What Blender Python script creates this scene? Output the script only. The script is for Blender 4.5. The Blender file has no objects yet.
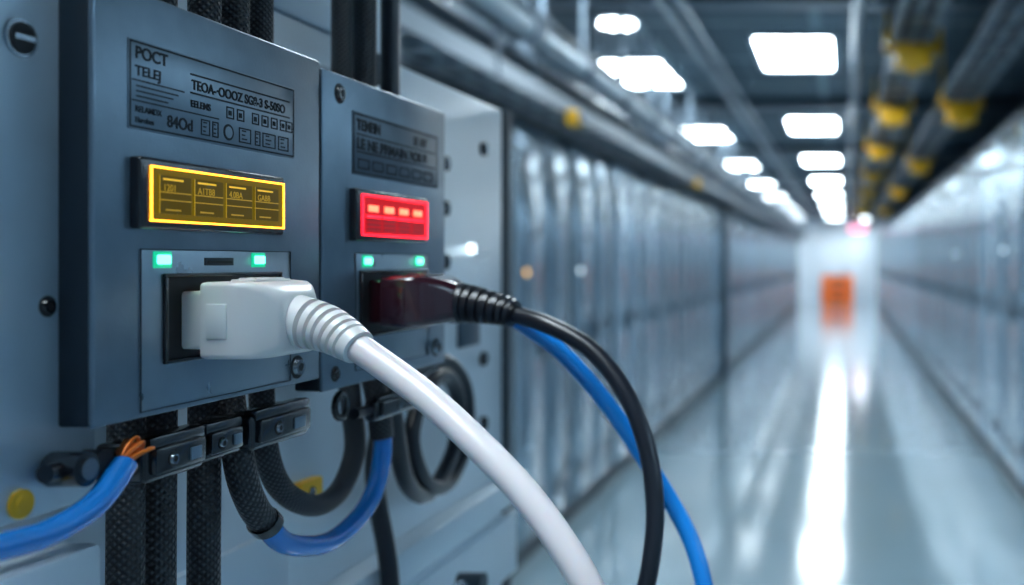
import bpy, bmesh, math, random
from math import sin, cos, pi, radians
from mathutils import Vector, Matrix
random.seed(4)
S = bpy.context.scene
COL = S.collection

# ---------------------------------------------------------------- materials
def mat(name, col, rough=0.5, metal=0.0, emit=None, es=0.0, noise=0.0, nscale=40, bump=0.0, bscale=200, coat=0.0, stretch=(1,1,1), sss=0, spec=0.5, objvar=0.0):
    m = bpy.data.materials.new(name); m.use_nodes = True
    nt = m.node_tree; b = nt.nodes["Principled BSDF"]
    b.inputs["Base Color"].default_value = (*col, 1)
    b.inputs["Roughness"].default_value = rough
    b.inputs["Metallic"].default_value = metal
    b.inputs["Coat Weight"].default_value = coat
    b.inputs["Coat Roughness"].default_value = 0.12
    b.inputs["Specular IOR Level"].default_value = spec
    if sss:
        b.inputs["Subsurface Weight"].default_value = sss
        b.inputs["Subsurface Scale"].default_value = 0.003
    if emit:
        b.inputs["Emission Color"].default_value = (*emit, 1)
        b.inputs["Emission Strength"].default_value = es
    if noise or bump:
        tc = nt.nodes.new("ShaderNodeTexCoord"); mp = nt.nodes.new("ShaderNodeMapping")
        mp.inputs["Scale"].default_value = stretch
        nt.links.new(tc.outputs["Object"], mp.inputs["Vector"])
    if noise:
        n = nt.nodes.new("ShaderNodeTexNoise"); n.inputs["Scale"].default_value = nscale; n.inputs["Detail"].default_value = 5
        nt.links.new(mp.outputs[0], n.inputs["Vector"])
        r = nt.nodes.new("ShaderNodeValToRGB")
        r.color_ramp.elements[0].position = 0.3; r.color_ramp.elements[1].position = 0.7
        r.color_ramp.elements[0].color = (*[c*(1-noise) for c in col], 1)
        r.color_ramp.elements[1].color = (*[min(1, c*(1+noise)) for c in col], 1)
        nt.links.new(n.outputs["Fac"], r.inputs[0]); out = r.outputs[0]
        if objvar:
            oi = nt.nodes.new("ShaderNodeObjectInfo"); vr = nt.nodes.new("ShaderNodeMapRange")
            vr.inputs["To Min"].default_value = 1-objvar; vr.inputs["To Max"].default_value = 1+objvar*.6
            hs = nt.nodes.new("ShaderNodeHueSaturation")
            nt.links.new(oi.outputs["Random"], vr.inputs[0]); nt.links.new(vr.outputs[0], hs.inputs["Value"])
            nt.links.new(out, hs.inputs["Color"]); out = hs.outputs[0]
        nt.links.new(out, b.inputs["Base Color"])
        mr = nt.nodes.new("ShaderNodeMapRange")
        mr.inputs["To Min"].default_value = max(0.02, rough*(1-noise)); mr.inputs["To Max"].default_value = min(1, rough*(1+noise))
        nt.links.new(n.outputs["Fac"], mr.inputs[0]); nt.links.new(mr.outputs[0], b.inputs["Roughness"])
    if bump:
        n2 = nt.nodes.new("ShaderNodeTexNoise"); n2.inputs["Scale"].default_value = bscale; n2.inputs["Detail"].default_value = 3
        nt.links.new(mp.outputs[0], n2.inputs["Vector"])
        bp = nt.nodes.new("ShaderNodeBump"); bp.inputs["Strength"].default_value = bump; bp.inputs["Distance"].default_value = 0.0004
        nt.links.new(n2.outputs["Fac"], bp.inputs["Height"]); nt.links.new(bp.outputs[0], b.inputs["Normal"])
    return m

def braid_mat(name, col):
    m = mat(name, col, 0.36)
    nt = m.node_tree; b = nt.nodes["Principled BSDF"]
    uv = nt.nodes.new("ShaderNodeUVMap"); uv.uv_map = "UVMap"
    outs = []
    for a in (45, -45):
        mp = nt.nodes.new("ShaderNodeMapping"); mp.inputs["Rotation"].default_value = (0, 0, radians(a))
        w = nt.nodes.new("ShaderNodeTexWave"); w.inputs["Scale"].default_value = 5.6
        nt.links.new(uv.outputs[0], mp.inputs[0]); nt.links.new(mp.outputs[0], w.inputs["Vector"])
        outs.append(w.outputs["Fac"])
    mx = nt.nodes.new("ShaderNodeMath"); mx.operation = 'MULTIPLY'
    nt.links.new(outs[0], mx.inputs[0]); nt.links.new(outs[1], mx.inputs[1])
    bp = nt.nodes.new("ShaderNodeBump"); bp.inputs["Strength"].default_value = 0.8; bp.inputs["Distance"].default_value = 0.0007
    nt.links.new(mx.outputs[0], bp.inputs["Height"]); nt.links.new(bp.outputs[0], b.inputs["Normal"])
    r = nt.nodes.new("ShaderNodeValToRGB")
    r.color_ramp.elements[0].color = (*[c*0.4 for c in col], 1); r.color_ramp.elements[1].color = (*[c*2.6 for c in col], 1)
    nt.links.new(mx.outputs[0], r.inputs[0]); nt.links.new(r.outputs[0], b.inputs["Base Color"])
    return m

M = {}
M['mod']   = mat("module_metal", (0.195,0.262,0.325), 0.30, 0.65, noise=0.12, nscale=60, bump=0.12, bscale=900)
M['shade_outline'] = mat("module_shade_and_outline", (0.024,0.036,0.050), 0.4, 0.4)  # dark colour paints the shadow on the module sides; also inlet outlines
M['inlet'] = mat("inlet_plate_metal", (0.245,0.32,0.385), 0.28, 0.65, noise=0.06, nscale=80)
M['plate'] = mat("mounting_plate_paint", (0.43,0.55,0.65), 0.34, 0.35, noise=0.06, nscale=30)
M['light'] = mat("pale_enamel", (0.70,0.81,0.89), 0.30, 0.2, noise=0.05, nscale=12)
M['black'] = mat("black_plastic", (0.009,0.011,0.016), 0.24, coat=0.5)
M['plugblk'] = mat("black_plug_red_sheen", (0.040,0.007,0.014), 0.17, coat=1.0)  # black plug with the red display's reflection tinted into the base colour
M['blackm']= mat("black_matte", (0.006,0.007,0.009), 0.6)
M['rubber']= mat("black_rubber", (0.011,0.014,0.022), 0.30)
M['braid'] = braid_mat("braided_sleeve", (0.018,0.023,0.030))
M['white'] = mat("white_plug_plastic", (0.74,0.735,0.74), 0.30, sss=0.1, bump=0.05, bscale=600)
M['whitec']= mat("white_cable_jacket", (0.74,0.685,0.705), 0.32, sss=0.1)
M['blue']  = mat("blue_cable_jacket", (0.008,0.23,0.72), 0.26, coat=0.35)
M['copper']= mat("copper_strands", (0.9,0.22,0.03), 0.35, 0.4)
M['steel'] = mat("screw_steel", (0.26,0.30,0.34), 0.26, 1.0)
M['ink']   = mat("label_ink", (0.008,0.012,0.018), 0.6)
M['labelA']= mat("label_metal", (0.22,0.295,0.36), 0.30, 0.55, noise=0.08, nscale=120)
M['labelB']= mat("label_dark_metal", (0.085,0.12,0.155), 0.34, 0.5, noise=0.08, nscale=120)
M['ybord'] = mat("amber_backlight", (0.5,0.25,0.01), 0.4, emit=(1.0,0.36,0.02), es=6.5)
M['yfill'] = mat("amber_screen", (0.008,0.006,0.0), 0.3, emit=(0.80,0.52,0.004), es=0.17, spec=.2)
M['ydark'] = mat("amber_segment", (0.004,0.004,0.0), 0.3, emit=(0.50,0.34,0.0), es=0.13, spec=.2)
M['yink']  = mat("amber_glyph", (0.3,0.2,0.02), 0.3, emit=(1,0.62,0.03), es=0.75)
M['yline'] = mat("amber_glyph_dim", (0.1,0.08,0.01), 0.3, emit=(1,0.62,0.02), es=0.34)
M['rfill'] = mat("red_screen", (0.05,0.0,0.002), 0.3, emit=(1.0,0.003,0.014), es=0.55, spec=.2)
M['rbord'] = mat("red_backlight", (0.3,0.003,0.008), 0.3, emit=(1.0,0.008,0.022), es=5.5)
M['rink']  = mat("red_glyph", (0.8,0.2,0.12), 0.3, emit=(1.0,0.16,0.08), es=3.2)
M['rdark'] = mat("red_segment", (0.1,0,0), 0.3, emit=(0.5,0.0,0.01), es=0.3)
M['green'] = mat("green_led", (0.02,0.5,0.3), 0.3, emit=(0.07,0.60,0.32), es=8)
M['ledrim']= mat("led_rim", (0.02,0.25,0.18), 0.3, emit=(0.0,0.6,0.3), es=0.9)
M['yellow']= mat("yellow_paint", (0.92,0.50,0.015), 0.42)
M['cab']   = mat("cabinet_paint", (0.33,0.455,0.56), 0.20, 0.72, noise=0.05, nscale=3, objvar=.28)
M['cabd']  = mat("cabinet_seam", (0.020,0.034,0.048), 0.5, 0.3)
M['cabr']  = mat("cabinet_door_pale", (0.43,0.57,0.68), 0.18, 0.7, noise=0.05, nscale=3, objvar=.30)
M['chrome']= mat("cabinet_highlight_strip", (0.70,0.82,0.90), 0.2, 0.8)  # pale metal for strips added to give the doors highlights
M['wled']  = mat("white_led", (1,1,1), 0.3, emit=(0.8,0.95,1.0), es=3)
M['oled']  = mat("amber_led", (1,0.6,0.1), 0.3, emit=(1.0,0.5,0.10), es=3)
M['panel'] = mat("light_diffuser", (1,1,1), 0.5, emit=(0.81,0.935,1.0), es=29)
M['trim']  = mat("light_trim", (0.5,0.6,0.68), 0.4, 0.4)
M['pipe']  = mat("galvanised_pipe", (0.30,0.38,0.44), 0.30, 0.7, noise=0.1, nscale=6)
M['duct']  = mat("dark_duct", (0.060,0.088,0.115), 0.42, 0.5, noise=0.1, nscale=4)
M['tray']  = mat("tray_steel", (0.15,0.20,0.25), 0.4, 0.6)
M['orange']= mat("orange_plastic_glow", (0.9,0.20,0.02), 0.45, emit=(0.9,0.2,0.02), es=0.2)  # faint emission added to plain plastic; the crate is no lamp
M['pink']  = mat("pink_lamp", (1,0.4,0.5), 0.4, emit=(1.0,0.34,0.50), es=2.0)
M['endw']  = mat("wall_white", (0.62,0.70,0.76), 0.5, noise=0.03, nscale=2)
M['wall']  = mat("wall_grey", (0.36,0.46,0.54), 0.6, noise=0.04, nscale=2)
M['floor'] = mat("epoxy_floor", (0.30,0.42,0.49), 0.12, 0.0, noise=0.06, nscale=0.9, coat=0.7, spec=1.0)
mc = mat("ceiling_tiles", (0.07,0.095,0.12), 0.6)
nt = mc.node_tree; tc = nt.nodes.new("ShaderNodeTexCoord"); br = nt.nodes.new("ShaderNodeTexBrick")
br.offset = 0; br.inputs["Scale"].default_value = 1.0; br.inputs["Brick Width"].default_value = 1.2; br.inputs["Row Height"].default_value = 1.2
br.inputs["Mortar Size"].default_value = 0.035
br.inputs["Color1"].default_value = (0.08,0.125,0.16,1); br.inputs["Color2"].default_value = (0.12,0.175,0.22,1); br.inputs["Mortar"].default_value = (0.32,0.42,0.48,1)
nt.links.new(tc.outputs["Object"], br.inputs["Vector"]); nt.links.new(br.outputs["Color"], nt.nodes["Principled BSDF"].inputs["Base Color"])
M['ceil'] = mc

# ---------------------------------------------------------------- mesh builder
class MB:
    def __init__(s): s.v=[]; s.f=[]; s.m=[]; s.mats=[]; s.uv=[]
    def mi(s, k):
        if k not in s.mats: s.mats.append(k)
        return s.mats.index(k)
    def raw(s, vs, fs, k, uvs=None):
        o=len(s.v); s.v += [tuple(x) for x in vs]; i=s.mi(k)
        for n,f in enumerate(fs):
            s.f.append([o+a for a in f]); s.m.append(i); s.uv.append(uvs[n] if uvs else None)
        return s
    def box(s, lo, hi, k, bev=0, seg=2):
        lo=Vector(lo); hi=Vector(hi)
        bm=bmesh.new(); bmesh.ops.create_cube(bm,size=1)
        c=(lo+hi)/2; d=hi-lo
        for v in bm.verts: v.co=Vector((v.co.x*d.x,v.co.y*d.y,v.co.z*d.z))+c
        if bev: bmesh.ops.bevel(bm,geom=list(bm.edges),offset=bev,segments=seg,affect='EDGES',profile=0.5)
        bm.verts.index_update()
        s.raw([v.co for v in bm.verts],[[v.index for v in f.verts] for f in bm.faces],k); bm.free(); return s
    def cyl(s, p0, p1, r, k, n=20, r2=None, cap=True):
        p0=Vector(p0); p1=Vector(p1); r2 = r if r2 is None else r2
        a=(p1-p0).normalized(); u=a.orthogonal().normalized(); w=a.cross(u)
        vs=[]; 
        for p,rr in ((p0,r),(p1,r2)):
            for i in range(n):
                t=2*pi*i/n; vs.append(p+u*rr*cos(t)+w*rr*sin(t))
        fs=[[i,(i+1)%n,n+(i+1)%n,n+i] for i in range(n)]
        if cap: fs += [list(range(n))[::-1], list(range(n,2*n))]
        s.raw(vs,fs,k); return s
    def tube(s, pts, r, k, n=18, sub=8, rfun=None, squash=1.0):
        P=catmull(pts,sub); N=len(P)
        T=[(P[min(i+1,N-1)]-P[max(i-1,0)]).normalized() for i in range(N)]
        u=T[0].orthogonal().normalized(); L=0; vs=[]; Ls=[]
        for i in range(N):
            if i: L+=(P[i]-P[i-1]).length
            u=(u-T[i]*u.dot(T[i])).normalized(); w=T[i].cross(u); Ls.append(L)
            rr = r if rfun is None else rfun(i/(N-1))
            for j in range(n):
                t=2*pi*j/n; vs.append(P[i]+u*rr*cos(t)+w*rr*sin(t)*squash)
        fs=[];uv=[]; c=2*pi*(r or 0.004)
        for i in range(N-1):
            for j in range(n):
                fs.append([i*n+j,i*n+(j+1)%n,(i+1)*n+(j+1)%n,(i+1)*n+j])
                uv.append([(j/n,Ls[i]/c),((j+1)/n,Ls[i]/c),((j+1)/n,Ls[i+1]/c),(j/n,Ls[i+1]/c)])
        fs += [list(range(n))[::-1], [(N-1)*n+j for j in range(n)]]; uv += [None,None]
        s.raw(vs,fs,k,uv); return s
    def loft(s, secs, k, q=5):
        # secs: (x, cy, cz, hy, hz, corner_radius) rounded-rectangle sections across the X axis
        vs=[]; n=4*(q+1)
        for x,cy,cz,hy,hz,cr in secs:
            for qi,(sy,sz) in enumerate(((1,1),(-1,1),(-1,-1),(1,-1))):
                for i in range(q+1):
                    t=pi/2*(qi+i/q)
                    vs.append((x, cy+sy*(hy-cr)+cr*cos(t), cz+sz*(hz-cr)+cr*sin(t)))
        fs=[]
        for a in range(len(secs)-1):
            for j in range(n): fs.append([a*n+j,a*n+(j+1)%n,(a+1)*n+(j+1)%n,(a+1)*n+j])
        fs += [list(range(n))[::-1], [(len(secs)-1)*n+j for j in range(n)]]
        s.raw(vs,fs,k); return s
    def screw(s, y, z, x, r, k='steel', slot='blackm'):
        s.cyl((x-0.0004,y,z),(x+0.0002,y,z),r*1.28,'blackm',24)
        s.cyl((x,y,z),(x+r*0.45,y,z),r,k,24,r2=r*0.82)
        s.cyl((x+r*.3,y,z),(x+r*0.47,y,z),r*.5,slot,6)
        return s
    def frame(s, y0,y1,z0,z1,x0,x1,t,k,bev=0):
        s.box((x0,y0,z0),(x1,y1,z0+t),k,bev); s.box((x0,y0,z1-t),(x1,y1,z1),k,bev)
        s.box((x0,y0,z0+t),(x1,y0+t,z1-t),k,bev); s.box((x0,y1-t,z0+t),(x1,y1,z1-t),k,bev); return s
    def mesh(s, name):
        me=bpy.data.meshes.new(name); me.from_pydata(s.v,[],s.f)
        for k in s.mats: me.materials.append(M[k])
        me.polygons.foreach_set("material_index", s.m)
        uvl=me.uv_layers.new(name="UVMap")
        for p in me.polygons:
            u=s.uv[p.index]
            if u:
                for li,c in zip(p.loop_indices,u): uvl.data[li].uv=c
        me.update()
        bm=bmesh.new(); bm.from_mesh(me); bmesh.ops.recalc_face_normals(bm,faces=bm.faces); bm.to_mesh(me); bm.free()
        me.shade_smooth(); me.set_sharp_from_angle(angle=radians(38)); return me
    def obj(s, name, parent=None):
        me=s.mesh(name); 
        o=bpy.data.objects.new(name, me); COL.objects.link(o)
        if parent: adopt(o,parent)
        else: recenter(o)
        return o

def recenter(o):
    me=o.data; 
    xs=[v.co for v in me.vertices]
    c=Vector([(min(p[i] for p in xs)+max(p[i] for p in xs))/2 for i in range(3)])
    c.z=min(p[2] for p in xs)
    me.transform(Matrix.Translation(-c)); o.location=c
def adopt(o,p):
    o.parent=p; o.matrix_parent_inverse=Matrix.Translation(-p.location)
def empty(name, loc):
    e=bpy.data.objects.new(name,None); e.empty_display_size=0.02; e.location=loc; COL.objects.link(e); return e
def catmull(pts, sub):
    P=[Vector(p) for p in pts]
    if len(P)==2: return [P[0].lerp(P[1],i/sub) for i in range(sub+1)]
    Q=[P[0]*2-P[1]]+P+[P[-1]*2-P[-2]]; out=[]
    for i in range(1,len(Q)-2):
        p0,p1,p2,p3=Q[i-1:i+3]
        def tj(t,a,b): return t+max(1e-6,(b-a).length)**0.5
        t0=0;t1=tj(t0,p0,p1);t2=tj(t1,p1,p2);t3=tj(t2,p2,p3)
        for j in range(sub):
            t=t1+(t2-t1)*j/sub
            A1=p0*((t1-t)/(t1-t0))+p1*((t-t0)/(t1-t0)); A2=p1*((t2-t)/(t2-t1))+p2*((t-t1)/(t2-t1)); A3=p2*((t3-t)/(t3-t2))+p3*((t-t2)/(t3-t2))
            B1=A1*((t2-t)/(t2-t0))+A2*((t-t0)/(t2-t0)); B2=A2*((t3-t)/(t3-t1))+A3*((t-t1)/(t3-t1))
            out.append(B1*((t2-t)/(t2-t1))+B2*((t-t1)/(t2-t1)))
    out.append(P[-1]); return out
def text(body, y, z, x, size, parent, k='ink', name='lettering', sx=1.0, bold=0.0):
    cu=bpy.data.curves.new(name,'FONT'); cu.body=body; cu.size=size; cu.extrude=0.00008; cu.offset=bold
    cu.materials.append(M[k])
    o=bpy.data.objects.new(name,cu); o.location=(x,y,z); o.rotation_euler=(pi/2,0,pi/2); o.scale=(sx,1,1)
    COL.objects.link(o); adopt(o,parent); return o

# ================================================================ ROOM
FZ=-1.49; CZ=1.60
XL,XR,YB,YE=-2.6,2.2,-3.0,38.0
MB().box((XL-.1,YB-.1,FZ-.1),(XR+.1,YE+.1,FZ),'floor').obj("floor")
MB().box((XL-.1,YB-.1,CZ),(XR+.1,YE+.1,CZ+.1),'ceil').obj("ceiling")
MB().box((XL-.1,YB,FZ),(XL,YE,CZ),'wall').obj("wall_left")
MB().box((XR,YB,FZ),(XR+.1,YE,CZ),'wall').obj("wall_right")
MB().box((XL,YB-.1,FZ),(XR,YB,CZ),'wall').obj("wall_back")
MB().box((XL,YE,FZ),(XR,YE+.1,CZ),'endw').obj("wall_end")

for i in range(9):
    y=1.95+3.95*i
    b=MB(); b.box((XL,y-.05,CZ-.08),(XR,y+.05,CZ),'duct'); b.box((XL,y-.10,CZ-.095),(XR,y+.10,CZ-.08),'tray')
    b.obj("ceiling_beam")

# ceiling light panels
lm=MB(); lm.box((-.27,-.56,-.03),(.27,.56,-.012),'panel',.006)
for lo,hi in (((-.31,-.60,-.04),(-.27,.60,0)),((.27,-.60,-.04),(.31,.60,0)),((-.31,-.60,-.04),(.31,-.56,0)),((-.31,.56,-.04),(.31,.60,0))): lm.box(lo,hi,'trim')
lm.box((-.27,-.56,-.012),(.27,.56,0),'trim')
lme=lm.mesh("end_fill_light_panel")
for X,y0,n in ((-.37,-.35,10),(-1.72,.45,10)):
    for i in range(n):
        y=y0+3.95*i
        if y>37: continue
        o=bpy.data.objects.new("end_fill_light_panel",lme); o.location=(X,y,CZ); COL.objects.link(o)
dl=MB(); dl.cyl((0,0,-.05),(0,0,0),.15,'trim',28); dl.cyl((0,0,-.06),(0,0,-.045),.11,'panel',28)
dme=dl.mesh("ceiling_downlight")
o=bpy.data.objects.new("ceiling_downlight",dme); o.location=(-1.48,6.5,CZ); COL.objects.link(o)

# ---------------------------------------------------------------- cabinets
def cabinet_mesh(h, w, d, body, door, var=0):
    b=MB()   # front faces +X, origin at front-bottom centre
    b.box((-d,-w/2+.003,0),(-.02,w/2-.003,.10),'cabd')
    b.box((-d,-w/2+.004,.10),(-.012,w/2-.004,h),body,.006)
    for s in (-1,1):
        y0,y1=(-w/2+.028,-.012) if s<0 else (.012,w/2-.028)
        b.box((-.014,y0,.13),(.004,y1,h-.05),door,.004)
        b.box((.002,y0+.035,.20),(.009,y1-.035,h*.46),door,.003)
        b.box((.002,y0+.035,h*.52),(.009,y1-.035,h-.12),door,.003)
        for zz in (.24,h-.26):
            for q in range(5):
                b.box((.0085,y0+.08,zz+q*.022),(.0105,y1-.08,zz+q*.022+.008),'cabd')
        for zz in (.35,h*.5,h-.35):
            yy = y0+.004 if s<0 else y1-.024
            b.box((.003,yy,zz-.03),(.014,yy+.02,zz+.03),'cabd',.003)
    b.box((-.016,-w/2-.004,.10),(.004,-w/2+.026,h),'cabd'); b.box((-.016,w/2-.026,.10),(.004,w/2+.004,h),'cabd')
    b.cyl((.008,-w/2+.030,.12),(.008,-w/2+.030,h-.03),.010,'chrome',12)  # strip added along the door edge to catch highlights
    b.box((-.012,-.012,.13),(-.002,.012,h-.05),'cabd')
    b.box((.003,.03,h*.5-.11),(.014,.058,h*.5+.11),'duct',.004)
    b.box((.014,.036,h*.5-.08),(.030,.053,h*.5+.05),'steel',.004)
    b.cyl((.014,.044,h*.5+.085),(.020,.044,h*.5+.085),.009,'steel',14)
    b.box((.003,-.22,h*.74),(.012,-.10,h*.74+.04),'labelB',.002)
    if var: b.cyl((.003,-.30,h*.66),(.013,-.30,h*.66),.014,'wled' if var==1 else 'oled',12)
    b.box((-d,-w/2,h),(-.01,w/2,h+.02),'cabd')
    return b.mesh("server_cabinet")
cA=[cabinet_mesh(2.18,1.0,.85,'cab','cab',v) for v in (0,1,2)]
cB=[cabinet_mesh(2.38,1.0,.85,'cabr','cabr',v) for v in (0,1,2)]
for i in range(12):
    o=bpy.data.objects.new("server_cabinet",cA[{4:2,5:1,3:1}.get(i,0)]); o.location=(-1.57,1.2+i,FZ); COL.objects.link(o)
MB().box((-2.4,12.71,FZ),(-1.48,12.86,FZ+2.2),'duct',.01).obj("aisle_divider_post")
for i in range(22):
    o=bpy.data.objects.new("server_cabinet",cA[0]); o.location=(-1.62,13.38+i,FZ); COL.objects.link(o)
for i in range(36):
    o=bpy.data.objects.new("server_cabinet",cB[1 if i in (8,11) else 0]); o.location=(1.1,-1.4+i,FZ); o.rotation_euler=(0,0,pi); COL.objects.link(o)

# ---------------------------------------------------------------- pipes & trays
def long_pipe(name,x,z,r,k='pipe',ye=36,y0=.9,step=1.6,hang=True):
    b=MB(); b.cyl((x,y0,z),(x,ye,z),r,k,24)
    y=y0+.7
    while y<ye:
        b.cyl((x,y-.05,z),(x,y+.05,z),r*1.25,'tray',24)
        if hang: b.box((x-.01,y-.01,z+r),(x+.01,y+.01,CZ),'tray')
        y+=step
    b.obj(name)
long_pipe("overhead_pipe",-1.36,1.00,.05,step=.9)
long_pipe("overhead_pipe",-1.52,.93,.045,'duct')
long_pipe("overhead_pipe",-1.68,1.05,.055,step=1.2)
long_pipe("overhead_pipe",-1.45,1.15,.03,'duct')
long_pipe("overhead_pipe",-1.58,1.22,.04)
long_pipe("overhead_pipe",-2.25,1.05,.14,'duct')
long_pipe("ceiling_conduit",-1.05,1.50,.03,'pipe',36,3,3.95)
long_pipe("ceiling_conduit",-.95,1.50,.02,'pipe',36,3,3.95)
long_pipe("ceiling_conduit",.08,1.50,.035,'pipe',36,3,3.95)
def tray(name,x,z,w,y0,y1,rung=.3,cables=5,k='tray',depth=.08):
    b=MB(); b.box((x-w/2,y0,z),(x-w/2+.015,y1,z+depth),k); b.box((x+w/2-.015,y0,z),(x+w/2,y1,z+depth),k)
    y=y0+.1
    while y<y1: b.box((x-w/2,y,z),(x+w/2,y+.03,z+.012),k); y+=rung
    for i in range(cables):
        cx=x-w/2+w*(i+.5)/cables
        b.cyl((cx,y0,z+.012+.02),(cx,y1,z+.012+.02),.02,'rubber' if i%2 else 'pipe',10)
    y=y0+.6
    while y<y1:
        for sx in (-1,1): b.box((x+sx*w/2-.008,y-.008,z),(x+sx*w/2+.008,y+.008,CZ),k)
        y+=2.5
    return b.obj(name)
tray("cable_tray",-1.50,.74,.22,.9,34.5)
tray("cable_tray",.42,1.36,.26,3.0,34.5,rung=.4)
tray("cable_tray",.86,1.20,.28,1.0,34.5,rung=.4)
tray("cable_tray",1.40,.99,.34,1.0,34.5,rung=.4)
long_pipe("overhead_duct",1.75,1.28,.10,'pipe',36,1.2)
def bracket(x,y,z,w=.30,h=.20):
    b=MB()
    b.box((x-w/2,y-.06,z),(x+w/2,y+.06,z+.05),'yellow',.008)
    b.box((x-w/2,y-.06,z),(x-w/2+.04,y+.06,z+h),'yellow',.008)
    b.box((x+w/2-.04,y-.06,z),(x+w/2,y+.06,z+h),'yellow',.008)
    b.box((x-w*.32,y-.09,z-.10),(x+w*.32,y+.09,z+.01),'yellow',.012)
    b.cyl((x,y,z-.13),(x,y,z-.09),.035,'yellow',16)
    b.box((x-w/2+.01,y-.015,z+h-.01),(x-w/2+.03,y+.015,CZ),'yellow',.004)
    b.obj("yellow_tray_bracket")
for y in (6.2,8.7,11.6,15,18.5,22.5,27): bracket(.42,y,1.30,.36,.14)
for y in (7.4,11.5,16,22): bracket(.86,y,1.13,.32,.12)
for y in (5.0,9.2): 
    b=MB(); b.box((-1.385,y-.04,.68),(-1.33,y+.04,.76),'yellow',.01); b.cyl((-1.33,y,.72),(-1.315,y,.72),.022,'duct',14); b.obj("junction_box")

# far end
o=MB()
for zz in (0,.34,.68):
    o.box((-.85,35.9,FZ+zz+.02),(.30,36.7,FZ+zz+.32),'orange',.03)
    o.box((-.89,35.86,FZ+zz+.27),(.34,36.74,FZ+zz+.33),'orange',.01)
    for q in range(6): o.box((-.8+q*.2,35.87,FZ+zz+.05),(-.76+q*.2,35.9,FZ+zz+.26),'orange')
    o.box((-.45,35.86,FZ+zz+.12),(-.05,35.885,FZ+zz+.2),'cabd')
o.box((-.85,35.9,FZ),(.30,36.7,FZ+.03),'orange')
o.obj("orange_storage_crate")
o=MB(); o.box((.10,34.8,1.0),(.80,34.88,1.32),'trim',.02); o.box((.14,34.785,1.04),(.76,34.8,1.28),'pink',.003); o.box((.43,34.82,1.32),(.47,34.86,CZ),'tray'); o.obj("hanging_sign_lamp")
o=MB(); o.box((-1.1,37.95,FZ),(1.0,37.995,FZ+2.4),'endw',.01); o.box((-1.0,37.93,FZ),(-.07,37.95,FZ+2.3),'endw',.005); o.box((-.03,37.93,FZ),(.9,37.95,FZ+2.3),'endw',.005)
o.box((-.16,37.90,FZ+1.0),(-.12,37.93,FZ+1.3),'steel',.005); o.box((.02,37.90,FZ+1.0),(.06,37.93,FZ+1.3),'steel',.005)
o.obj("door_1")
for xx,yy in ((.6,36.6),):
    o=bpy.data.objects.new("end_fill_light_panel",lme); o.location=(xx,yy,CZ); COL.objects.link(o)  # extra panel added to brighten the far end, outside the two light columns

# ================================================================ NEAR CABINET
b=MB()
b.box((-.60,.10,FZ),(-.225,.67,.10),'light',.002)
b.box((-.60,.10,.10),(-.225,.50,.42),'plate',.002)
for zz,h_ in ((-.155,.016),(-.262,.026)):
    b.box((-.226,.255,zz),(-.212,.668,zz+h_),'light',.0015)
b.box((-.226,.255,-.205),(-.219,.668,-.165),'light',.001)
b.box((-.226,.30,-.236),(-.2215,.66,-.215),'cabd',.001)
b.box((-.226,.27,-.135),(-.222,.40,-.105),'light',.001)
b.box((-.226,.655,-.45),(-.2235,.670,.10),'cabd',.0005)
b.box((-.226,.478,-.13),(-.2235,.482,.10),'cabd')
b.box((-.226,.30,.075),(-.219,.50,.083),'plate',.001)
for (y,z) in ((.50,.06),(.50,.02),(.50,-.03),(.56,.055),(.56,.03),(.56,.0),(.56,-.03),(.62,.07),(.62,-.06),(.62,-.10),(.54,-.125),(.30,-.12),(.345,-.148),(.60,-.147),(.45,-.147)):
    b.cyl((-.226,y,z),(-.2225,y,z),.0042,'blackm',18); b.cyl((-.2235,y,z),(-.222,y,z),.0024,'steel',14)
b.cyl((-.226,.60,.008),(-.2225,.60,.008),.0030,'wled',16)
b.box((-.226,.535,-.012),(-.2225,.55,.006),'labelB',.0005)
b.box((-.226,.58,-.05),(-.2225,.61,-.035),'labelB',.0005)
b.obj("equipment_cabinet")

# ---- mounting plate (left of the modules)
b=MB()
b.box((-.193,.15,-.0595),(-.1885,.252,.16),'plate',.0012)
b.cyl((-.1888,.2283,.0512),(-.1878,.2283,.0512),.0044,'steel',28); b.cyl((-.1882,.2283,.0512),(-.1875,.2283,.0512),.0036,'blackm',28); b.box((-.1876,.2255,.0506),(-.1870,.2311,.0518),'steel')
b.screw(.2363,-.0105,-.1885,.0020,'black')
for y in (.17,.24): b.cyl((-.2249,y,.09),(-.190,y,.09),.005,'steel'); b.cyl((-.2249,y,-.035),(-.190,y,-.035),.005,'steel')
b.cyl((-.1890,.2283,-.0553),(-.1878,.2283,-.0553),.0034,'yellow',28)
b.cyl((-.1880,.2283,-.0553),(-.1875,.2283,-.0553),.0018,'yellow',28)
b.obj("mounting_plate")
b=MB(); b.box((-.2249,.15,-.20),(-.186,.251,-.070),'light',.002)
b.screw(.236,-.083,-.186,.0022); b.screw(.236,-.13,-.186,.0022); b.obj("lower_bracket_panel")

# ================================================================ POWER MODULES
def module(y0,y1,z0,z1):
    e=empty("power_module",(-.185,(y0+y1)/2,z0))
    F=-.180
    b=MB(); b.box((-.1900,y0+.0002,z0+.0002),(-.1812,y1-.0002,z1-.0002),'shade_outline',.001)  # sides coloured dark as painted shade
    b.box((-.1816,y0,z0),(F,y1,z1),'mod',.0007,3)
    for yy in (y0+.02,y1-.02):
        for zz in (z0+.02,z1-.02): b.cyl((-.2249,yy,zz),(-.1895,yy,zz),.003,'steel',12)
    b.obj("housing",e)
    return e,F
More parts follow.
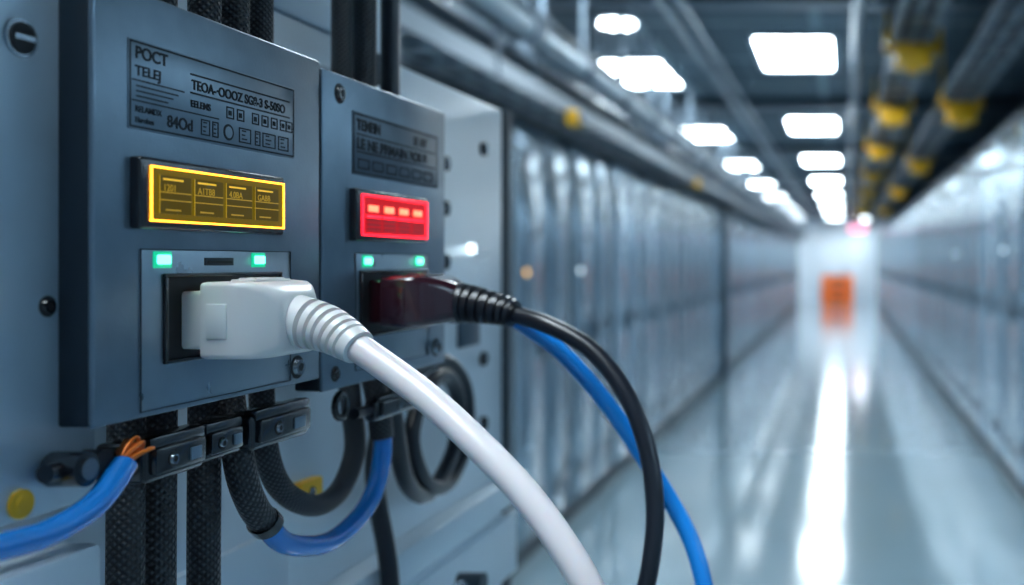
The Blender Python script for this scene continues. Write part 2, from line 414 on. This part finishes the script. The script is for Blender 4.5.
# --- module with amber display
e,F=module(.2395,.3428,-.0400,.0690)
b=MB()
ly0,ly1,lz0,lz1=.2507,.3265,.0337,.0565
b.box((F-.0003,ly0,lz0),(F+.0003,ly1,lz1),'labelA',.0002)
b.frame(ly0+.0004,ly1-.0004,lz0+.0004,lz1-.0004,F+.0002,F+.0004,.0005,'ink')
x=F+.0004
def ln(y,z,w,h=.0004): b.box((F+.0002,y,z),(x,y+w,z+h),'ink')
ln(.2520,.0460,.0200); ln(.2745,.0514,.049,.0005); ln(.2745,.0463,.049,.0005); ln(.2520,.0408,.035,.0004)
for i in range(3): ln(.2535,.0446-.0013*i,.016-.002*i,.0004)
for i,(yy,w) in enumerate(((.2790,.0040),(.2840,.0028),(.2965,.0060),(.3045,.0028),(.3085,.0070),(.3170,.0058))):
    b.frame(yy,yy+w,.0355,.0400,F+.0002,x,.0004,'ink')
    for j in range(3): b.box((F+.0002,yy+w*.25,.0365+.0012*j),(x,yy+w*(.5+.08*((i+j)%3)),.0369+.0012*j),'ink')
for i,yy in enumerate((.2905,.2955,.3030,.3080,.3130,.3180,.3215)):
    b.frame(yy,yy+.0036,.0418,.0453,F+.0002,x,.0004,'ink')
    b.box((F+.0002,yy+.001,.0428),(x,yy+.0024,.0442),'ink')
b.cyl((F+.0002,.2915,.0378),(x,.2915,.0378),.0024,'ink',20); b.cyl((F+.0002,.2915,.0378),(x+.00005,.2915,.0378),.0017,'labelA',20)
b.obj("rating_label",e)
text("POCT",.2530,.0518,x,.0044,e,name="label_text_1",sx=1.05,bold=.00010)
text("TELEJ",.2530,.0475,x,.0036,e,name="label_text_2",sx=1.15,bold=.00006)
text("TEOA-\u00b7OOOZ SG8-3 S-50SO",.2750,.0476,x,.0038,e,name="label_text_3",sx=.97,bold=.00009)
text("RELAMDX",.2530,.0382,x,.0022,e,name="label_text_4",sx=1.0,bold=.00002)
text("Elarobes",.2530,.0355,x,.0020,e,name="label_text_5",bold=.00002)
text("EELEMS",.2745,.0427,x,.0027,e,name="label_text_6",bold=.00005)
text("84Od",.2650,.0359,x,.0045,e,name="label_text_7",bold=.00009)
# display
b=MB(); dy0,dy1,dz0,dz1=.2515,.3160,.0084,.0268
b.box((F-.0005,dy0,dz0),(F+.0030,dy1,dz1),'black',.0009,3)
x0=F+.0029
iy0,iy1,iz0,iz1=.2545,.3150,.0104,.0247
b.box((x0,iy0,iz0),(x0+.0003,iy1,iz1),'yfill')
b.frame(iy0,iy1,iz0,iz1,x0+.0001,x0+.0006,.00048,'ybord')
cw=(iy1-iy0-.005)/4
for i in range(4):
    yy=iy0+.0025+i*cw
    b.box((x0+.0002,yy+.0006,iz0+.0022),(x0+.0005,yy+cw-.0008,iz1-.0022),'ydark')
    b.box((x0+.0004,yy+.002,iz1-.0034),(x0+.00062,yy+cw-.004,iz1-.0029),'yink')
    b.box((x0+.0004,yy+.0006,iz0+.0056),(x0+.00055,yy+cw-.0008,iz0+.0059),'yline')
    b.box((x0+.0004,yy+.0006,iz0+.0076),(x0+.00055,yy+cw-.0008,iz0+.0079),'yline')
    b.box((x0+.0004,yy+.0006,iz0+.0022),(x0+.00055,yy+.0009,iz1-.0022),'yline')
    b.box((x0+.0004,yy+.003,iz0+.0030),(x0+.0006,yy+cw-.005,iz0+.0034),'yline')
b.obj("amber_display",e)
for i,t in enumerate(("1201","A1TB8","4.0BA","GABB")):
    text(t,iy0+.0025+i*cw+.002,iz1-.0062,x0+.0005,.0026,e,'yline',"display_text")
# inlet plate
b=MB(); b.box((F-.0003,.2550,-.0385),(F+.0003,.3240,.0034),'inlet',.0002)
b.frame(.2550,.3240,-.0385,.0034,F+.0002,F+.0005,.00025,'shade_outline')
b.box((F,.2640,-.0262),(F+.0006,.3170,-.0035),'blackm',.0002)
b.frame(.2632,.3178,-.0270,-.0030,F+.0003,F+.0014,.0011,'black',.0003)
b.box((F+.0002,.2805,-.0010),(F+.0006,.2935,.0012),'cabd',.0001); b.box((F+.0005,.2815,-.0004),(F+.0008,.2925,.0003),'blackm')
b.screw(.3285,-.0345,F,.0030)
b.obj("power_inlet",e)
b=MB()
for yy in (.2632,.3062):
    b.box((F,yy-.0036,-.0016),(F+.0006,yy+.0036,.0028),'ledrim',.0003); b.box((F+.0004,yy-.0025,-.0006),(F+.0012,yy+.0025,.0019),'green',.0004)
b.obj("status_leds",e)

# --- module with red display
e,F=module(.3445,.4500,-.0450,.0670)
b=MB(); ly0,ly1,lz0,lz1=.3650,.4415,.0322,.0555
b.box((F-.0003,ly0,lz0),(F+.0003,ly1,lz1),'labelB',.0002)
b.frame(ly0+.0006,ly1-.0006,lz0+.0006,lz1-.0006,F+.0002,F+.0004,.0006,'ink')
for i in range(6):
    yy=ly0+.004+i*.0115
    b.frame(yy,yy+.009,.0345,.0385,F+.0002,F+.0004,.0007,'ink')
b.box((F+.0002,ly0+.003,.0405),(F+.0004,ly1-.003,.0412),'ink'); b.box((F+.0002,ly0+.003,.0470),(F+.0004,ly1-.003,.0476),'ink')
b.screw(.3560,.0600,F,.0028,'black'); b.screw(.4400,-.0375,F,.0032); b.screw(.3530,-.0395,F,.0022,'black')
b.obj("rating_label",e)
text("TEMEIN",ly0+.003,.0490,F+.0004,.0055,e,name="label_text_1",sx=1.0,bold=.0002)
text("LE NE PRMAIN 3OS B",ly0+.003,.0420,F+.0004,.0055,e,name="label_text_2",sx=1.2,bold=.0002)
text("S1 AV",ly1-.025,.0488,F+.0004,.0050,e,name="label_text_3",bold=.0002)
b=MB(); dy0,dy1,dz0,dz1=.3630,.4245,.0078,.0270
b.box((F-.0005,dy0,dz0),(F+.0030,dy1,dz1),'black',.0009,3)
x0=F+.0029
iy0,iy1,iz0,iz1=.3662,.4228,.0098,.0250
b.box((x0,iy0,iz0),(x0+.0003,iy1,iz1),'rfill')
b.frame(iy0,iy1,iz0,iz1,x0+.0001,x0+.0006,.0006,'rbord')
cw=(iy1-iy0-.005)/4
for i in range(4):
    yy=iy0+.0030+i*cw
    b.box((x0+.0002,yy+.0018,iz1-.0062),(x0+.0006,yy+cw-.0034,iz1-.0038),'rink',.0002)
    b.box((x0+.0002,yy+.0005,iz1-.0084),(x0+.0005,yy+cw-.001,iz1-.0076),'rbord')
    for j in range(3): b.box((x0+.0002,yy+.001,iz0+.0020+.0017*j),(x0+.0005,yy+cw-.0018,iz0+.0029+.0017*j),'rdark')
b.obj("red_display",e)
b=MB(); b.box((F-.0003,.3670,-.0400),(F+.0003,.4310,.0034),'inlet',.0002)
b.frame(.3670,.4310,-.0400,.0034,F+.0002,F+.0005,.0003,'shade_outline')
b.box((F,.3700,-.0280),(F+.0006,.4280,-.0035),'blackm',.0002)
b.frame(.3695,.4285,-.0282,-.0030,F+.0003,F+.0014,.0012,'black',.0003)
b.obj("power_inlet",e)
b=MB()
for yy in (.3760,.4215):
    b.box((F,yy-.0040,-.0020),(F+.0006,yy+.0040,.0026),'ledrim',.0003); b.box((F+.0004,yy-.0027,-.0009),(F+.0012,yy+.0027,.0016),'green',.0004)
b.obj("status_leds",e)

# ================================================================ PLUGS + CABLES
# --- white
e=empty("white_power_cable",(-.16,.285,-.03))
cy,cz=.2855,-.0158
b=MB()
b.loft([(-.1795,cy+.001,cz,.0160,.0078,.0012),(-.1728,cy+.001,cz,.0160,.0080,.0012)],'white',4)
b.loft([(-.1738,cy,cz,.0156,.0092,.0010),(-.1734,cy,cz,.0166,.0101,.0012),(-.1722,cy,cz,.0169,.0104,.0014),(-.1660,cy,cz,.0169,.0105,.0014),(-.1615,cy,cz-.0002,.0160,.0104,.0018),(-.1585,cy,cz-.0006,.0130,.0100,.0026),(-.1562,cy-.0003,cz-.0012,.0104,.0090,.0034),(-.1552,cy-.0003,cz-.0014,.0090,.0078,.0036)],'white',6)
b.box((-.1700,cy-.009,cz+.0098),(-.1630,cy+.009,cz+.0110),'white',.0004)
for i in range(3): b.box((-.1690+.0022*i,cy-.007,cz+.0106),(-.1681+.0022*i,cy+.007,cz+.0114),'white',.0003)
b.box((-.1716,cy-.0173,cz-.0050),(-.1660,cy-.0165,cz+.0045),'white',.0003)
b.obj("plug_body",e)
sp=[(-.1590,.2852,-.0166),(-.1535,.2848,-.0174),(-.1480,.2840,-.0187),(-.1435,.2828,-.0204),(-.1395,.2815,-.0224),(-.1365,.2805,-.0240)]
def rw(t):
    base=.0080-.0030*t; q=(t-.24)*9
    if 0<q<6:
        ph=q%1
        if ph<.40: return base-.0020
    return base
b=MB(); b.tube(sp,None,'white',28,48,rfun=rw)
b.obj("strain_relief",e)
cp=[(-.150,.2840,-.0180)]+sp[3:5]+[(-.1274,.2790,-.0297),(-.1141,.275,-.0380),(-.0999,.270,-.0485),(-.0861,.266,-.0605),(-.0760,.263,-.0718),(-.0676,.261,-.0840),(-.061,.261,-.100),(-.054,.264,-.135),(-.050,.275,-.25),(-.060,.31,-.70),(-.06,.33,-1.25),(-.03,.36,-1.47),(.02,.45,-1.4855)]
b=MB(); b.tube(cp,.0040,'whitec',24,14); b.obj("cable",e)
# --- black
e=empty("black_power_cable",(-.16,.39,-.03))
cy,cz=.3930,-.0150
b=MB()
b.loft([(-.1795,cy,cz,.0160,.0082,.0015),(-.1742,cy,cz,.0162,.0083,.0015)],'plugblk',4)
b.loft([(-.1752,cy,cz,.0165,.0086,.0018),(-.1745,cy,cz,.0176,.0096,.0022),(-.1650,cy,cz,.0176,.0097,.0024),(-.1590,cy,cz,.0155,.0094,.003),(-.1545,cy,cz-.0003,.0110,.0084,.004),(-.1510,cy,cz-.0008,.0078,.0074,.005)],'plugblk',6)
b.box((-.1700,cy-.009,cz+.0089),(-.1610,cy+.009,cz+.0103),'plugblk',.0005)
b.box((-.1735,cy-.0184,cz-.0060),(-.1655,cy-.0172,cz+.0055),'plugblk',.0005)
b.obj("plug_body",e)
sp=[(-.1540,.3925,-.0158),(-.1480,.3925,-.0164),(-.1410,.3920,-.0175),(-.1340,.3915,-.0190),(-.1290,.3910,-.0205)]
b=MB(); b.tube(sp,None,'rubber',24,36,rfun=lambda t:.0084-.0032*t if (t*8)%1<.6 else .0064-.0022*t)
b.obj("strain_relief",e)
b=MB(); b.tube([sp[1],sp[3],sp[4],(-.1164,.388,-.0240),(-.0982,.385,-.0335),(-.0836,.380,-.0495),(-.0743,.375,-.0695),(-.0703,.370,-.0918),(-.0715,.366,-.1124),(-.0755,.366,-.130),(-.082,.372,-.18),(-.09,.40,-.40),(-.085,.43,-1.0),(-.06,.46,-1.40),(.0,.52,-1.4865)],.0034,'rubber',20,14); b.obj("cable",e)
b=MB(); b.tube([(-.1340,.397,-.0200),(-.1250,.399,-.0270),(-.115,.400,-.0345),(-.1035,.400,-.0465),(-.0920,.3990,-.0605),(-.0815,.3965,-.0750),(-.0696,.391,-.0910),(-.0595,.386,-.1073),(-.0535,.382,-.1250),(-.050,.38,-.155),(-.046,.385,-.25),(-.045,.40,-.60),(-.05,.42,-1.1),(-.03,.45,-1.42),(.05,.50,-1.487)],.0033,'blue',20,14)
b.obj("blue_network_cable")

# ================================================================ SLEEVED CABLES BEHIND MODULES
for y,r in ((.2785,.0046),(.2915,.0047),(.3125,.0046)):
    b=MB(); b.tube([(-.2005,y,.41),(-.2005,y+.0005,.10),(-.2,y,-.03),(-.2,y-.0006,-.10),(-.2,y+.001,-.18),(-.2005,y+.002,-.5),(-.205,y,-1.48)],r,'braid',20,10); b.obj("braided_cable")
b=MB()
b.tube([(-.2005,.3285,.41),(-.2005,.3285,.10),(-.200,.326,-.01),(-.196,.3180,-.040),(-.191,.3135,-.056),(-.190,.3156,-.0688),(-.190,.3215,-.079),(-.190,.3293,-.0868)],.0044,'braid',20,12)
b.tube([(-.190,.3270,-.0850),(-.190,.3370,-.0940),(-.190,.3519,-.1000),(-.190,.3690,-.1030),(-.190,.3860,-.1010),(-.190,.3990,-.0960),(-.190,.4078,-.0870),(-.190,.4112,-.0740),(-.1905,.4108,-.066)],.0036,'blue',20,10)
b.cyl((-.190,.3262,-.0842),(-.190,.3292,-.0868),.0050,'black',20)
b.tube([(-.1903,.4110,-.072),(-.191,.4095,-.058),(-.195,.412,-.045),(-.2005,.4160,-.02),(-.2005,.4175,.08),(-.2005,.4175,.41)],.0046,'braid',20,12)
b.obj("looped_blue_cable")
b=MB()
b.tube([(-.2005,.3430,.41),(-.2005,.3430,.05),(-.200,.3428,-.045),(-.199,.3443,-.0665),(-.199,.3536,-.0806),(-.1985,.3757,-.0915),(-.199,.3955,-.0890),(-.199,.4060,-.0760),(-.200,.4045,-.0560),(-.2015,.4030,-.03),(-.2015,.4010,.05),(-.2015,.4010,.41)],.0040,'braid',20,12)
b.obj("looped_black_cable")
b=MB(); b.tube([(-.2005,.4410,.41),(-.2005,.4410,.10),(-.201,.440,-.03),(-.203,.450,-.07),(-.208,.475,-.105),(-.212,.51,-.118),(-.213,.545,-.100),(-.213,.550,-.075),(-.212,.53,-.060),(-.211,.50,-.066),(-.209,.482,-.085),(-.210,.50,-.110),(-.212,.535,-.118),(-.214,.565,-.10),(-.213,.560,-.070),(-.214,.53,-.052),(-.216,.49,-.06),(-.2165,.46,-.09),(-.2075,.455,-.14),(-.205,.455,-.2),(-.208,.455,-.6),(-.215,.455,-1.48)],.0040,'rubber',16,10)
b.obj("coiled_black_cable")

# left blue cable
b=MB()
b.tube([(-.175,.150,-.30),(-.176,.165,-.12),(-.177,.180,-.068),(-.178,.197,-.0590),(-.178,.2107,-.0600),(-.178,.2239,-.0605),(-.178,.2365,-.0578),(-.179,.2445,-.0538),(-.180,.2495,-.0505)],.0030,'blue',20,10)
for i in range(20):
    a=i*2*pi/8; q=random.uniform(.0005,.0024)
    b.tube([(-.180,.2475,-.0515),(-.180+cos(a)*q*.7,.2500,-.0490+sin(a)*q),(-.1805+cos(a)*q*1.6,.2550+random.uniform(-.002,.001),-.0475+sin(a)*q*1.3),(-.184,.2610,-.0500)],.00050,'copper',8,4)
b.obj("blue_power_lead")

# terminal blocks
def block(b,y0,y1,zc,h,x0=-.1945,x1=-.181,sc=True):
    b.box((x0,y0,zc-h/2),(x1,y1,zc+h/2),'black',.0016,3)
    b.box((x1-.001,y0+.002,zc-h*.30),(x1+.0018,y1-.002,zc+h*.34),'black',.0009,2)
    b.box((x1-.004,y0+.001,zc+h*.30),(x1+.0008,y1-.001,zc+h*.62),'black',.0009,2)
    if sc:
        ym=(y0+y1)/2
        b.screw(ym-(y1-y0)*.16,zc,x1+.0018,h*.15,'steel'); b.box((x1+.001,ym+(y1-y0)*.12,zc-h*.16),(x1+.0023,ym+(y1-y0)*.30,zc+h*.16),'labelA',.0002)
b=MB()
b.tube([(-.184,.2300,-.0488),(-.184,.2440,-.0495),(-.184,.2520,-.0500)],.0022,'black',16,8)
b.cyl((-.188,.2375,-.0492),(-.180,.2375,-.0492),.0042,'black',24); b.cyl((-.181,.2375,-.0492),(-.1792,.2375,-.0492),.0026,'steel',18)
b.cyl((-.186,.2445,-.0492),(-.181,.2445,-.0492),.0034,'blackm',20)
block(b,.2585,.2830,-.0525,.0108); block(b,.2838,.3030,-.0525,.0100,x1=-.1825); block(b,.3055,.3380,-.0525,.0112)
b.cyl((-.187,.250,-.0510),(-.187,.343,-.0520),.0027,'rubber',16)
b.cyl((-.187,.3385,-.0515),(-.187,.3425,-.0515),.0040,'black',20)
b.obj("terminal_block")
b=MB(); block(b,.3860,.4330,-.0575,.0085,x0=-.186,x1=-.1805)
b.cyl((-.184,.375,-.0570),(-.184,.445,-.0578),.0020,'rubber',16)
for a in range(16):
    t=a*2*pi/16; t2=(a+1)*2*pi/16
    b.cyl((-.1860,.3690+.0045*cos(t),-.0530+.0045*sin(t)),(-.1860,.3690+.0045*cos(t2),-.0530+.0045*sin(t2)),.0013,'black',10)
b.obj("terminal_block")

b=MB(); b.box((-.2250,.405,-.1005),(-.220,.422,-.090),'yellow',.001); b.screw(.413,-.095,-.220,.0018); b.obj("yellow_fuse_holder")
b=MB(); b.box((-.2185,.455,-.185),(-.211,.475,-.160),'cab',.002); b.cyl((-.214,.47,-.172),(-.195,.47,-.172),.006,'steel',20); b.cyl((-.200,.47,-.172),(-.195,.515,-.166),.0045,'cab',18); b.cyl((-.199,.515,-.166),(-.186,.515,-.166),.006,'duct',18)
b.obj("latch_handle")

# ================================================================ world, camera
w=bpy.data.worlds.new("World"); S.world=w; w.use_nodes=True
w.node_tree.nodes["Background"].inputs[0].default_value=(0.5,0.65,0.8,1); w.node_tree.nodes["Background"].inputs[1].default_value=0.3
cam=bpy.data.cameras.new("Camera"); co=bpy.data.objects.new("Camera",cam); COL.objects.link(co)
co.location=(0,0,0); co.rotation_euler=(pi/2,0,0)
cam.sensor_width=36; cam.lens=36*1000/1024
cam.shift_x=-(845-512)/1024; cam.shift_y=-(292.5-262)/1024
cam.clip_start=0.01; cam.clip_end=100
cam.dof.use_dof=True; cam.dof.focus_distance=0.295; cam.dof.aperture_fstop=8.3
S.camera=co
S.view_settings.view_transform='Standard'
